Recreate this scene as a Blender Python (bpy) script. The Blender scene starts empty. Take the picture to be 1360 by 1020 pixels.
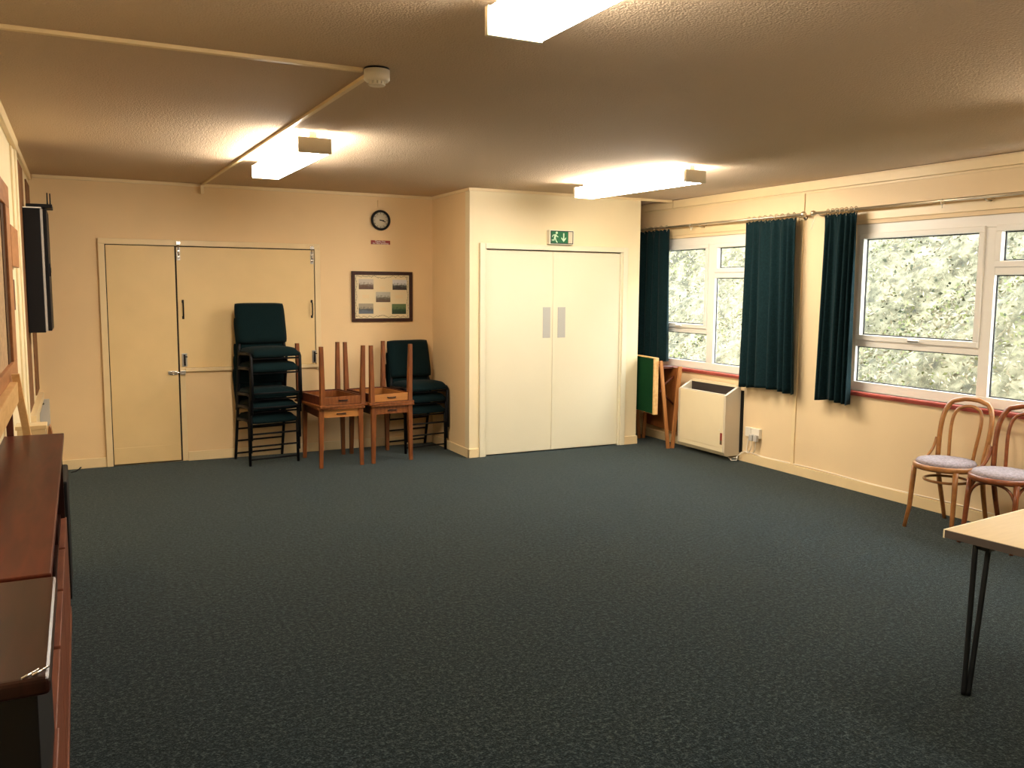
import bpy, bmesh, math, random
from mathutils import Vector, Matrix
random.seed(7)
PI = math.pi
S = bpy.context.scene
COL = S.collection

# ------------------------------------------------------------------ room numbers (metres)
H = 2.5            # ceiling
XL, XR = -0.33, 5.524
D1, D2 = 8.368, 7.427   # back wall, front of the boxed-in cupboard
XC, XC2 = 3.241, 5.12   # left / right faces of the cupboard
YN = -2.6          # wall behind the camera

# ------------------------------------------------------------------ materials
def new_mat(name):
    m = bpy.data.materials.new(name); m.use_nodes = True
    nt = m.node_tree; b = nt.nodes['Principled BSDF']
    return m, nt, b
def mat(name, col, rough=.6, metal=0, noise=0, nscale=8, bump=0, bscale=60, spec=None, sheen=0, stretch=None):
    m, nt, b = new_mat(name)
    b.inputs['Base Color'].default_value = (*col, 1)
    b.inputs['Roughness'].default_value = rough
    b.inputs['Metallic'].default_value = metal
    if spec is not None: b.inputs['Specular IOR Level'].default_value = spec
    if sheen: b.inputs['Sheen Weight'].default_value = sheen
    tc = nt.nodes.new('ShaderNodeTexCoord')
    src = tc.outputs['Object']
    if stretch:
        mp = nt.nodes.new('ShaderNodeMapping'); mp.inputs['Scale'].default_value = stretch
        nt.links.new(src, mp.inputs['Vector']); src = mp.outputs['Vector']
    if noise:
        n = nt.nodes.new('ShaderNodeTexNoise'); n.inputs['Scale'].default_value = nscale
        n.inputs['Detail'].default_value = 5
        r = nt.nodes.new('ShaderNodeValToRGB')
        r.color_ramp.elements[0].position = .3; r.color_ramp.elements[1].position = .7
        r.color_ramp.elements[0].color = (*[max(0, c*(1-noise)) for c in col], 1)
        r.color_ramp.elements[1].color = (*[min(1, c*(1+noise)) for c in col], 1)
        nt.links.new(src, n.inputs['Vector']); nt.links.new(n.outputs['Fac'], r.inputs['Fac'])
        nt.links.new(r.outputs['Color'], b.inputs['Base Color'])
    if bump:
        n2 = nt.nodes.new('ShaderNodeTexNoise'); n2.inputs['Scale'].default_value = bscale
        n2.inputs['Detail'].default_value = 4
        bp = nt.nodes.new('ShaderNodeBump'); bp.inputs['Strength'].default_value = bump
        bp.inputs['Distance'].default_value = .01
        nt.links.new(src, n2.inputs['Vector']); nt.links.new(n2.outputs['Fac'], bp.inputs['Height'])
        nt.links.new(bp.outputs['Normal'], b.inputs['Normal'])
    return m

CREAM = (.80, .575, .30)
M = {}
M['wall'] = mat('cream_wall_paint', CREAM, .55, noise=.05, nscale=1.3, bump=.05, bscale=90)
M['wallpale'] = mat('pale_lit_cream_paint', (.81, .68, .42), .5, noise=.03, nscale=1.5, bump=.04, bscale=90)  # paler cream; on the left wall it also carries lamp light
M['wallright'] = mat('cream_wall_daylit', (.80, .61, .35), .55, noise=.05, nscale=1.3, bump=.05, bscale=90)  # cream wall colour made paler, with the window daylight put into it
M['door'] = mat('white_door_paint', (.75, .68, .48), .4, noise=.02, nscale=2)
M['trim'] = mat('cream_gloss_trim', (.80, .62, .34), .35, noise=.03, nscale=6)
M['hatch'] = mat('cream_hatch_paint', (.77, .56, .265), .45, noise=.04, nscale=3)
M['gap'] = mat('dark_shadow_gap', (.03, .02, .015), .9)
M['upvc'] = mat('white_window_plastic', (.84, .80, .70), .3)
M['sill'] = mat('red_sill_paint', (.50, .10, .075), .4, noise=.12, nscale=9)
M['gasket'] = mat('black_gasket', (.02, .02, .02), .6)
M['chrome'] = mat('chrome', (.8, .78, .74), .2, 1)
M['steel'] = mat('brushed_steel', (.52, .50, .46), .38, 1, noise=.05, nscale=30)
M['plate'] = mat('grey_push_plate', (.46, .44, .38), .45, .3)
M['blackmetal'] = mat('black_metal', (.005, .005, .006), .5, spec=.2)
M['blackplastic'] = mat('black_plastic', (.006, .006, .007), .5, spec=.25)
M['rodmetal'] = mat('aged_brass_rod', (.55, .47, .34), .3, .9)
M['curtain'] = mat('teal_curtain', (.0038, .0165, .019), .85, noise=.25, nscale=60, bump=.25, bscale=260, spec=.1, sheen=.04)
M['uphol'] = mat('dark_teal_upholstery', (.0035, .0125, .014), .9, noise=.2, nscale=120, bump=.3, bscale=400, spec=.08, sheen=.03)
M['white'] = mat('white_plastic', (.80, .74, .60), .4)
M['greyplastic'] = mat('grey_plastic', (.50, .47, .41), .5)
M['endcap'] = mat('cream_end_cap', (.62, .54, .38), .45)
M['heater'] = mat('cream_heater_enamel', (.80, .67, .42), .35, noise=.02, nscale=4)
M['heaterside'] = mat('beige_heater_side', (.60, .51, .36), .4)
M['grille'] = mat('dark_grille', (.035, .03, .025), .5)
M['felt'] = mat('green_baize', (.004, .036, .011), .95, spec=.08, noise=.15, nscale=90, bump=.15, bscale=300)
M['cork'] = mat('cork', (.42, .27, .13), .9, noise=.22, nscale=40, bump=.15, bscale=120)
M['hessian'] = mat('brown_hessian_board', (.20, .085, .025), .85, noise=.3, nscale=22, bump=.2, bscale=160)
M['red'] = mat('red_sign', (.24, .012, .008), .5)
M['signwhite'] = mat('sign_white', (.9, .84, .74), .5)
M['green'] = mat('exit_sign_green', (.004, .115, .035), .35)
M['picto'] = mat('exit_pictogram', (.55, .72, .48), .4)
M['clockface'] = mat('clock_face', (.66, .58, .42), .3)
M['mount'] = mat('cream_mount_paper', (.78, .64, .38), .6)
M['inkbrown'] = mat('brown_ink', (.12, .09, .04), .7)
M['tabletop'] = mat('beech_laminate', (.50, .365, .18), .4, noise=.05, nscale=3, stretch=(3, 22, 3))
M['lip'] = mat('cream_table_lip', (.80, .70, .46), .35)
M['tableunder'] = mat('grey_table_edge', (.075, .058, .046), .5)
M['legmetal'] = mat('dark_grey_leg_metal', (.035, .037, .037), .35, .6)
M['seatpad'] = mat('mauve_grey_fabric', (.30, .25, .26), .95, noise=.3, nscale=70, bump=.4, bscale=300)

def wood(name, c1, c2, rough=.35, scale=6, stretch=(1, 1, 8), coat=0):
    m, nt, b = new_mat(name)
    tc = nt.nodes.new('ShaderNodeTexCoord'); mp = nt.nodes.new('ShaderNodeMapping')
    mp.inputs['Scale'].default_value = stretch
    n = nt.nodes.new('ShaderNodeTexNoise'); n.inputs['Scale'].default_value = scale
    n.inputs['Detail'].default_value = 7; n.inputs['Distortion'].default_value = .6
    r = nt.nodes.new('ShaderNodeValToRGB')
    r.color_ramp.elements[0].position = .32; r.color_ramp.elements[1].position = .7
    r.color_ramp.elements[0].color = (*c1, 1); r.color_ramp.elements[1].color = (*c2, 1)
    nt.links.new(tc.outputs['Object'], mp.inputs['Vector']); nt.links.new(mp.outputs['Vector'], n.inputs['Vector'])
    nt.links.new(n.outputs['Fac'], r.inputs['Fac']); nt.links.new(r.outputs['Color'], b.inputs['Base Color'])
    b.inputs['Roughness'].default_value = rough; b.inputs['Specular IOR Level'].default_value = .22
    if coat:
        b.inputs['Coat Weight'].default_value = coat; b.inputs['Coat Roughness'].default_value = .18
    return m
M['mahog'] = wood('mahogany_veneer', (.048, .008, .0035), (.095, .018, .007), .36, 4, (9, 1, 1), 0)
M['mahogdark'] = wood('dark_mahogany', (.012, .004, .003), (.03, .008, .005), .3, 4, (9, 1, 1), .15)
M['redwood'] = wood('reddish_plinth_wood', (.12, .035, .018), (.19, .065, .032), .45, 5, (6, 1, 6))
M['teak'] = wood('varnished_teak', (.13, .038, .009), (.235, .076, .018), .45, 5, (10, 10, 1.2))
M['teaklight'] = wood('light_teak_drawer', (.32, .13, .032), (.44, .18, .046), .45, 5, (1.2, 10, 10))
M['teakdark'] = wood('dark_teak', (.055, .014, .007), (.11, .027, .012), .45, 5, (8, 8, 1))
M['bent'] = wood('bentwood_beech', (.27, .11, .03), (.39, .17, .052), .3, 6, (4, 4, 4), .3)
M['bentred'] = wood('reddish_bentwood', (.16, .045, .015), (.25, .075, .024), .3, 6, (4, 4, 4), .3)
M['pine'] = wood('pale_pine', (.62, .36, .13), (.74, .47, .20), .45, 5, (6, 1.2, 6))
M['pineleg'] = wood('orange_pine', (.34, .135, .04), (.47, .20, .065), .45, 5, (8, 8, 1))
M['oakframe'] = wood('brown_board_frame', (.30, .13, .05), (.42, .19, .075), .45, 5, (4, 1, 4))
M['framedark'] = wood('dark_picture_frame', (.035, .013, .008), (.06, .022, .012), .35, 8, (4, 4, 4))

def carpet_mat():
    m, nt, b = new_mat('teal_grey_carpet')
    tc = nt.nodes.new('ShaderNodeTexCoord')
    def ns(sc, d=3):
        n = nt.nodes.new('ShaderNodeTexNoise'); n.inputs['Scale'].default_value = sc
        n.inputs['Detail'].default_value = d; n.inputs['Roughness'].default_value = .7
        nt.links.new(tc.outputs['Object'], n.inputs['Vector']); return n
    n1, n2, n3 = ns(120, 3), ns(48, 5), ns(1.1, 4)
    r1 = nt.nodes.new('ShaderNodeValToRGB')
    e = r1.color_ramp.elements
    e[0].position = .40; e[0].color = (.001, .0028, .0036, 1)
    e[1].position = .62; e[1].color = (.064, .084, .085, 1)
    x = e.new(.5); x.color = (.006, .0115, .014, 1)
    mx = nt.nodes.new('ShaderNodeMath'); mx.operation = 'ADD'
    ml = nt.nodes.new('ShaderNodeMath'); ml.operation = 'MULTIPLY'; ml.inputs[1].default_value = .5
    nt.links.new(n1.outputs['Fac'], mx.inputs[0]); nt.links.new(n2.outputs['Fac'], mx.inputs[1])
    nt.links.new(mx.outputs[0], ml.inputs[0]); nt.links.new(ml.outputs[0], r1.inputs['Fac'])
    mix = nt.nodes.new('ShaderNodeMix'); mix.data_type = 'RGBA'; mix.blend_type = 'MULTIPLY'
    mix.inputs['Factor'].default_value = 1
    r3 = nt.nodes.new('ShaderNodeValToRGB')
    r3.color_ramp.elements[0].position = .35; r3.color_ramp.elements[0].color = (.82, .88, .92, 1)
    r3.color_ramp.elements[1].position = .68; r3.color_ramp.elements[1].color = (1.0, .97, .90, 1)
    nt.links.new(n3.outputs['Fac'], r3.inputs['Fac'])
    nt.links.new(r1.outputs['Color'], mix.inputs['A']); nt.links.new(r3.outputs['Color'], mix.inputs['B'])
    nt.links.new(mix.outputs['Result'], b.inputs['Base Color'])
    b.inputs['Roughness'].default_value = .95
    b.inputs['Specular IOR Level'].default_value = .05
    b.inputs['Sheen Weight'].default_value = .24; b.inputs['Sheen Roughness'].default_value = .35
    b.inputs['Sheen Tint'].default_value = (.78, .93, .93, 1)
    bp = nt.nodes.new('ShaderNodeBump'); bp.inputs['Strength'].default_value = .6; bp.inputs['Distance'].default_value = .008
    nt.links.new(ml.outputs[0], bp.inputs['Height']); nt.links.new(bp.outputs['Normal'], b.inputs['Normal'])
    return m
M['carpet'] = carpet_mat()

def ceiling_mat():
    m, nt, b = new_mat('textured_ceiling_paint')
    b.inputs['Base Color'].default_value = (.62, .475, .325, 1)
    b.inputs['Roughness'].default_value = .9; b.inputs['Specular IOR Level'].default_value = .12
    tc = nt.nodes.new('ShaderNodeTexCoord')
    n = nt.nodes.new('ShaderNodeTexNoise'); n.inputs['Scale'].default_value = 95; n.inputs['Detail'].default_value = 3
    v = nt.nodes.new('ShaderNodeTexVoronoi'); v.inputs['Scale'].default_value = 120
    a = nt.nodes.new('ShaderNodeMath'); a.operation = 'SUBTRACT'
    for q in (n, v): nt.links.new(tc.outputs['Object'], q.inputs['Vector'])
    nt.links.new(n.outputs['Fac'], a.inputs[0]); nt.links.new(v.outputs['Distance'], a.inputs[1])
    bp = nt.nodes.new('ShaderNodeBump'); bp.inputs['Strength'].default_value = .4; bp.inputs['Distance'].default_value = .008
    nt.links.new(a.outputs[0], bp.inputs['Height']); nt.links.new(bp.outputs['Normal'], b.inputs['Normal'])
    return m
M['ceiling'] = ceiling_mat()

def glass_mat():
    m = bpy.data.materials.new('window_glass'); m.use_nodes = True
    nt = m.node_tree; nt.nodes.clear()
    o = nt.nodes.new('ShaderNodeOutputMaterial'); mx = nt.nodes.new('ShaderNodeMixShader')
    t = nt.nodes.new('ShaderNodeBsdfTransparent'); t.inputs['Color'].default_value = (.96, .98, .97, 1)
    g = nt.nodes.new('ShaderNodeBsdfGlossy'); g.inputs['Roughness'].default_value = .02
    mx.inputs['Fac'].default_value = .05
    nt.links.new(t.outputs[0], mx.inputs[1]); nt.links.new(g.outputs[0], mx.inputs[2])
    nt.links.new(mx.outputs[0], o.inputs['Surface'])
    return m
M['glass'] = glass_mat()

def emit_mat(name, col, s):
    m, nt, b = new_mat(name)
    b.inputs['Base Color'].default_value = (.9, .88, .8, 1)
    b.inputs['Emission Color'].default_value = (*col, 1); b.inputs['Emission Strength'].default_value = s
    return m
LAMP = (1.0, .915, .80)
M['tube'] = emit_mat('lit_diffuser', LAMP, 60.0)
M['tubedim'] = emit_mat('lit_diffuser_dim', LAMP, 43.0)  # weaker emission for the two near fixtures

def photo_mat(name, sky, mid, low, sc):
    m, nt, b = new_mat(name)
    tc = nt.nodes.new('ShaderNodeTexCoord'); sp = nt.nodes.new('ShaderNodeSeparateXYZ')
    n = nt.nodes.new('ShaderNodeTexNoise'); n.inputs['Scale'].default_value = sc; n.inputs['Detail'].default_value = 5
    nt.links.new(tc.outputs['Generated'], n.inputs['Vector']); nt.links.new(tc.outputs['Generated'], sp.inputs[0])
    a = nt.nodes.new('ShaderNodeMath'); a.operation = 'MULTIPLY_ADD'; a.inputs[1].default_value = .9
    nt.links.new(n.outputs['Fac'], a.inputs[0]); 
    s2 = nt.nodes.new('ShaderNodeMath'); s2.operation = 'SUBTRACT'; s2.inputs[1].default_value = .45
    nt.links.new(sp.outputs['Z'], s2.inputs[0]); nt.links.new(s2.outputs[0], a.inputs[2])
    r = nt.nodes.new('ShaderNodeValToRGB'); e = r.color_ramp.elements
    e[0].position = .2; e[0].color = (*low, 1); e[1].position = .68; e[1].color = (*sky, 1)
    x = e.new(.45); x.color = (*mid, 1)
    nt.links.new(a.outputs[0], r.inputs['Fac']); nt.links.new(r.outputs['Color'], b.inputs['Base Color'])
    b.inputs['Roughness'].default_value = .4
    return m

def bank_mat(name, cols, sc):
    m, nt, b = new_mat(name)
    tc = nt.nodes.new('ShaderNodeTexCoord')
    n = nt.nodes.new('ShaderNodeTexNoise'); n.inputs['Scale'].default_value = sc; n.inputs['Detail'].default_value = 8
    n.inputs['Roughness'].default_value = .75
    nt.links.new(tc.outputs['Object'], n.inputs['Vector'])
    r = nt.nodes.new('ShaderNodeValToRGB'); e = r.color_ramp.elements
    e[0].position = .3; e[0].color = (*cols[0], 1); e[1].position = .72; e[1].color = (*cols[-1], 1)
    for i, c in enumerate(cols[1:-1]):
        x = e.new(.3+.42*(i+1)/(len(cols)-1)); x.color = (*c, 1)
    nt.links.new(n.outputs['Fac'], r.inputs['Fac']); nt.links.new(r.outputs['Color'], b.inputs['Base Color'])
    b.inputs['Roughness'].default_value = .9
    return m

# ------------------------------------------------------------------ mesh helpers
def B(): return bmesh.new()
def box(bm, x0, x1, y0, y1, z0, z1, bev=0, mtx=None, seg=2):
    t = bmesh.new()
    bmesh.ops.create_cube(t, size=1)
    for v in t.verts:
        v.co = Vector((x0+(v.co.x+.5)*(x1-x0), y0+(v.co.y+.5)*(y1-y0), z0+(v.co.z+.5)*(z1-z0)))
    if bev: bmesh.ops.bevel(t, geom=list(t.edges), offset=bev, segments=seg, profile=.6, affect='EDGES')
    merge(bm, t, mtx); return bm
def merge(bm, t, mtx=None):
    if mtx is not None: bmesh.ops.transform(t, matrix=mtx, verts=t.verts)
    mp = {}
    for v in t.verts: mp[v] = bm.verts.new(v.co)
    for f in t.faces:
        try: nf = bm.faces.new([mp[v] for v in f.verts]); nf.smooth = f.smooth
        except ValueError: pass
    t.free()
def tube(bm, pts, r, n=10, closed=False, r_end=None, flat=1.0):
    """swept round bar through pts; r may be a list"""
    pts = [Vector(p) for p in pts]; k = len(pts)
    rings = []; up = None
    for i, p in enumerate(pts):
        if closed: d = pts[(i+1) % k]-pts[i-1]
        else: d = pts[min(i+1, k-1)]-pts[max(i-1, 0)]
        d.normalize()
        if up is None:
            up = Vector((0, 0, 1)) if abs(d.z) < .9 else Vector((0, 1, 0))
        a = d.cross(up); a.normalize(); b = a.cross(d); b.normalize(); up = b
        rr = r[i] if isinstance(r, (list, tuple)) else (r if r_end is None else r+(r_end-r)*i/(k-1))
        rings.append([bm.verts.new(p+(a*math.cos(2*PI*j/n)+b*math.sin(2*PI*j/n)*flat)*rr) for j in range(n)])
    m = k if closed else k-1
    for i in range(m):
        A, C = rings[i], rings[(i+1) % k]
        for j in range(n):
            f = bm.faces.new([A[j], A[(j+1) % n], C[(j+1) % n], C[j]]); f.smooth = True
    if not closed:
        bm.faces.new(list(reversed(rings[0]))); bm.faces.new(rings[-1])
    return bm
def lathe(bm, prof, n=32, mtx=None):
    """profile [(r,z)...] about Z"""
    t = bmesh.new(); rings = []
    for r, z in prof:
        if r < 1e-6: rings.append([t.verts.new((0, 0, z))])
        else: rings.append([t.verts.new((r*math.cos(2*PI*j/n), r*math.sin(2*PI*j/n), z)) for j in range(n)])
    for A, C in zip(rings, rings[1:]):
        for j in range(n):
            q = []
            for w in (A[j % len(A)], A[(j+1) % len(A)], C[(j+1) % len(C)], C[j % len(C)]):
                if w not in q: q.append(w)
            if len(q) > 2:
                f = t.faces.new(q); f.smooth = True
    for R_ in (rings[0], rings[-1]):
        if len(R_) > 2: t.faces.new(R_)
    bmesh.ops.recalc_face_normals(t, faces=t.faces)
    merge(bm, t, mtx); return bm
def prism(bm, outline, z0, z1, mtx=None):
    """2-D outline (x,y) extruded z0..z1"""
    t = bmesh.new()
    a = [t.verts.new((x, y, z0)) for x, y in outline]; b = [t.verts.new((x, y, z1)) for x, y in outline]
    n = len(outline)
    t.faces.new(list(reversed(a))); t.faces.new(b)
    for i in range(n): t.faces.new([a[i], a[(i+1) % n], b[(i+1) % n], b[i]])
    bmesh.ops.recalc_face_normals(t, faces=t.faces)
    merge(bm, t, mtx); return bm
def taper(bm, c0, s0, c1, s1):
    """square tapered bar between two centres (x,y,z) with half sizes (sx,sy)"""
    q = [(-1, -1), (1, -1), (1, 1), (-1, 1)]
    a = [bm.verts.new((c0[0]+x*s0[0], c0[1]+y*s0[1], c0[2])) for x, y in q]
    b = [bm.verts.new((c1[0]+x*s1[0], c1[1]+y*s1[1], c1[2])) for x, y in q]
    bm.faces.new(a); bm.faces.new(b)
    for i in range(4): bm.faces.new([a[i], a[(i+1) % 4], b[(i+1) % 4], b[i]])
    bmesh.ops.recalc_face_normals(bm, faces=bm.faces)
    return bm

def obj(name, bm, m, parent=None, **props):
    me = bpy.data.meshes.new(name); bmesh.ops.recalc_face_normals(bm, faces=bm.faces)
    bm.to_mesh(me); bm.free()
    me.materials.append(M[m] if isinstance(m, str) else m)
    o = bpy.data.objects.new(name, me); COL.objects.link(o)
    if parent is not None: o.parent = parent
    for k, v in props.items(): o[k] = v
    return o
def struct(name, bm, m, parent=None):
    o = obj(name, bm, m, parent)
    if parent is None: o['kind'] = 'structure'
    return o
def sroot(name, loc):
    o = bpy.data.objects.new(name, None); COL.objects.link(o); o.location = loc; o['kind'] = 'structure'
    o.empty_display_size = .1
    return o
def thing(name, label, cat, loc=(0, 0, 0), rz=0, group=None):
    o = bpy.data.objects.new(name, None); COL.objects.link(o); o.empty_display_size = .1
    o.location = loc; o.rotation_euler = (0, 0, rz); o['label'] = label; o['category'] = cat
    if group: o['group'] = group
    return o
def tag(o, label, cat, group=None):
    o['label'] = label; o['category'] = cat
    if group: o['group'] = group
    return o
def dup(root, loc, rz, label, rot=None):
    r = root.copy(); COL.objects.link(r); r.location = loc; r.rotation_euler = rot if rot else (0, 0, rz); r['label'] = label
    for ch in list(root.children):
        c = ch.copy(); COL.objects.link(c); c.parent = r
        for g in list(ch.children):
            d = g.copy(); COL.objects.link(d); d.parent = c
    return r
def text_bm(s, size, mtx, extr=.0006, font_scale=(1, 1)):
    cu = bpy.data.curves.new('lettering', 'FONT'); cu.body = s; cu.size = size; cu.extrude = extr
    cu.align_x = 'CENTER'; cu.align_y = 'CENTER'
    o = bpy.data.objects.new('lettering', cu); COL.objects.link(o)
    bpy.context.view_layer.update()
    dg = bpy.context.evaluated_depsgraph_get()
    me = bpy.data.meshes.new_from_object(o.evaluated_get(dg))
    bm = bmesh.new(); bm.from_mesh(me)
    bmesh.ops.transform(bm, matrix=mtx @ Matrix.Diagonal((font_scale[0], font_scale[1], 1, 1)), verts=bm.verts)
    bpy.data.objects.remove(o); bpy.data.curves.remove(cu); bpy.data.meshes.remove(me)
    return bm
def wallmtx(x, y, z):      # local xy -> plane facing -Y: local x -> world x, local y -> world z, local z -> -y
    return Matrix.Translation((x, y, z)) @ Matrix(((1, 0, 0, 0), (0, 0, -1, 0), (0, 1, 0, 0), (0, 0, 0, 1)))
def xmtx(x, y, z):         # lathe axis (local z) -> world -X
    return Matrix.Translation((x, y, z)) @ Matrix.Rotation(-PI/2, 4, 'Y')

# ------------------------------------------------------------------ the room
bm = B(); box(bm, XL-.1, XR+.02, YN-.1, D1+.1, -.08, 0); struct('floor', bm, 'carpet')
bm = B(); box(bm, XL-.1, XR-.012, YN-.1, D1+.1, H, H+.1); struct('ceiling', bm, 'ceiling')
bm = B(); box(bm, XR-.012, XR+.3, YN-.1, D1+.1, H+.004, H+.1); struct('ceiling_shade_strip', bm, 'gap')  # dark strip in place of the shade between ceiling and right wall
bm = B(); box(bm, XL-.1, XL, YN-.1, D1+.1, 0, H); struct('wall_left', bm, 'wallpale')  # pale colour here holds the brightness from the ceiling light
bm = B(); box(bm, XL, XC2+.6, D1, D1+.1, 0, H); struct('wall_back', bm, 'wall')
bm = B(); box(bm, XL, XR, YN-.1, YN, 0, H); struct('wall_behind', bm, 'wall')
bm = B()
box(bm, XC, XC+.1, D2+.1, D1, 0, H); box(bm, XC2-.1, XC2, D2+.1, D1, 0, H)
struct('wall_cupboard_side', bm, 'wall')
DX0, DX1, DZ = 3.395, 4.915, 1.95     # double-door opening
bm = B()
box(bm, XC, DX0, D2, D2+.1, 0, H); box(bm, DX1, XC2, D2, D2+.1, 0, H); box(bm, DX0, DX1, D2, D2+.1, DZ+.03, H)
struct('wall_cupboard_front', bm, 'wallpale')
# right wall with the two window openings
W = [(5.70, 7.80), (2.80, 5.06)]; WZ0, WZ1 = .80, 2.11
bm = B()
T = .066
ys = [YN-.1, 2.80, 5.06, 5.70, 7.80, D1+.1]
for a, b in ((ys[0], ys[1]), (ys[2], ys[3]), (ys[4], ys[5])): box(bm, XR, XR+T, a, b, 0, H)
for a, b in W:
    box(bm, XR, XR+T, a, b, 0, WZ0); box(bm, XR, XR+T, a, b, WZ1, H)
struct('wall_right', bm, 'wallright')

# skirtings and cornices
SK = .085
def skirt(bm, x0, x1, y0, y1): box(bm, x0, x1, y0, y1, 0, SK, .004)
bm = B(); skirt(bm, XL+.001, .168, D1-.016, D1); skirt(bm, 2.11, XC, D1-.016, D1); struct('baseboard_back', bm, 'trim')
bm = B(); skirt(bm, XC-.016, XC, D2-.016, D1-.017); skirt(bm, XC-.016, 3.335, D2-.016, D2); skirt(bm, 4.965, XC2+.012, D2-.016, D2); skirt(bm, XC2, XC2+.012, D2, D1-.02)
struct('baseboard_cupboard', bm, 'trim')
bm = B(); skirt(bm, XR-.018, XR, YN, D1-.02); struct('baseboard_right', bm, 'trim')
bm = B(); skirt(bm, XL, XL+.016, YN, D1-.02); struct('baseboard_left', bm, 'trim')
bm = B(); box(bm, XL+.03, XC, D1-.018, D1, H-.028, H, .004); struct('trim_2', bm, 'trim')
bm = B(); box(bm, XC-.014, XC, D2-.014, D1-.02, H-.028, H, .003); box(bm, XC-.014, XR-.03, D2-.016, D2, H-.026, H, .003); struct('trim_3', bm, 'trim')
bm = B(); box(bm, XR-.02, XR, YN, D2-.02, H-.082, H-.012, .004); box(bm, XR-.02, XR, D2-.012, D1, H-.082, H-.012, .004); box(bm, XR-.008, XR, YN, D1, H-.1, H-.085); struct('trim_4', bm, 'trim')
bm = B(); box(bm, XL, XL+.022, 6.5, D1-.02, H-.05, H, .006); box(bm, XL, XL+.03, YN, 6.49, H-.075, H, .008); struct('trim_5', bm, 'trim')
bm = B(); box(bm, XL, XL+.012, 6.12, 6.33, .1, H-.08, .003); box(bm, XL, XL+.022, 6.33, 6.46, .1, H-.05, .004); struct('trim_6', bm, 'wallpale')
bm = B(); box(bm, XR-.012, XR, 5.598, 5.634, SK, H-.1, .003); struct('trim_7', bm, 'trim')       # vertical joint batten
bm = B()
for a, b in W: box(bm, XR-.014, XR, a-.04, b+.04, WZ1+.03, WZ1+.1, .003)
struct('trim_8', bm, 'trim')

# ------------------------------------------------------------------ windows
def window(n, y0, y1, split, xg):
    """y1 far end; split = far/near edges of the mullion"""
    r = sroot('window_%d' % n, (XR, (y0+y1)/2, WZ0))
    def P(name, bm, m, par=None):
        bmesh.ops.translate(bm, vec=-Vector((XR, (y0+y1)/2, WZ0)), verts=bm.verts)
        return obj(name, bm, m, par if par else r)
    xa, xb = XR+.02, XR+.064
    mu0, mu1 = split
    fr = B()
    box(fr, xa, xb, y0, y1, WZ1-.085, WZ1, .004); box(fr, xa, xb, y0, y1, WZ0, WZ0+.075, .004)
    box(fr, xa, xb, y0, y0+.05, WZ0+.075, WZ1-.085, .004); box(fr, xa, xb, y1-.05, y1, WZ0+.075, WZ1-.085, .004)
    box(fr, xa, xb, mu0, mu1, WZ0+.075, WZ1-.085, .004)
    box(fr, xa, xb, mu1, y1-.05, 1.155, 1.215, .004)     # transom of far half
    box(fr, xa, xb, y0+.05, mu0, 1.705, 1.765, .004)     # transom of near half
    P('window_frame', fr, 'upvc')
    def sash(a, b, c, d):
        s = B(); w = .042; x0, x1 = XR+.006, XR+.055
        box(s, x0, x1, a, b, c, c+w, .005); box(s, x0, x1, a, b, d-w, d, .005)
        box(s, x0, x1, a, a+w, c+w, d-w, .005); box(s, x0, x1, b-w, b, c+w, d-w, .005)
        so = P('sash', s, 'upvc')
        g = B(); gs = .009
        for q in ((a+w, b-w, c+w, c+w+gs), (a+w, b-w, d-w-gs, d-w), (a+w, a+w+gs, c+w, d-w), (b-w-gs, b-w, c+w, d-w)):
            box(g, XR+.045, XR+.052, q[0], q[1], q[2], q[3])
        P('gasket', g, 'gasket')
        return so
    def pane(a, b, c, d):
        g = B(); box(g, XR+.048, XR+.052, a, b, c, d); P('pane', g, 'glass')
    def gask(a, b, c, d):
        g = B(); gs = .008
        for q in ((a, b, c, c+gs), (a, b, d-gs, d), (a, a+gs, c, d), (b-gs, b, c, d)):
            box(g, XR+.046, XR+.053, q[0], q[1], q[2], q[3])
        P('gasket', g, 'gasket')
    zt = WZ1-.085
    sash(mu1+.0, y1-.05, 1.205, zt+.012); pane(mu1+.042, y1-.092, 1.247, zt-.03)
    gask(mu1, y1-.05, WZ0+.075, 1.155); pane(mu1, y1-.05, WZ0+.075, 1.155)
    sash(y0+.05, mu0, 1.757, zt+.012); pane(y0+.092, mu0-.042, 1.799, zt-.03)
    gask(y0+.05, mu0, WZ0+.075, 1.705); pane(y0+.05, mu0, WZ0+.075, 1.705)
    h = B(); ym = (mu1+y1)/2-.02
    box(h, XR-.012, XR+.006, ym-.02, ym+.02, 1.214, 1.238, .004); box(h, XR-.024, XR-.010, ym-.085, ym+.012, 1.218, 1.234, .005)
    P('window_handle', h, 'white' if n == 1 else 'steel')
    s = B(); box(s, XR-.035, XR+.03, y0-.05, y1+.05, WZ0-.018, WZ0, .005); box(s, XR-.02, XR, y0-.05, y1+.05, WZ0-.036, WZ0-.018, .003)
    P('window_sill', s, 'sill')
    v = B()
    box(v, XR, XR+.02, y1-.006, y1, WZ0, WZ1)
    P('window_reveal', v, 'trim')
    return r
window(1, 5.70, 7.80, (6.762, 6.862), 0)
window(2, 2.80, 5.06, (3.866, 3.948), 0)

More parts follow.
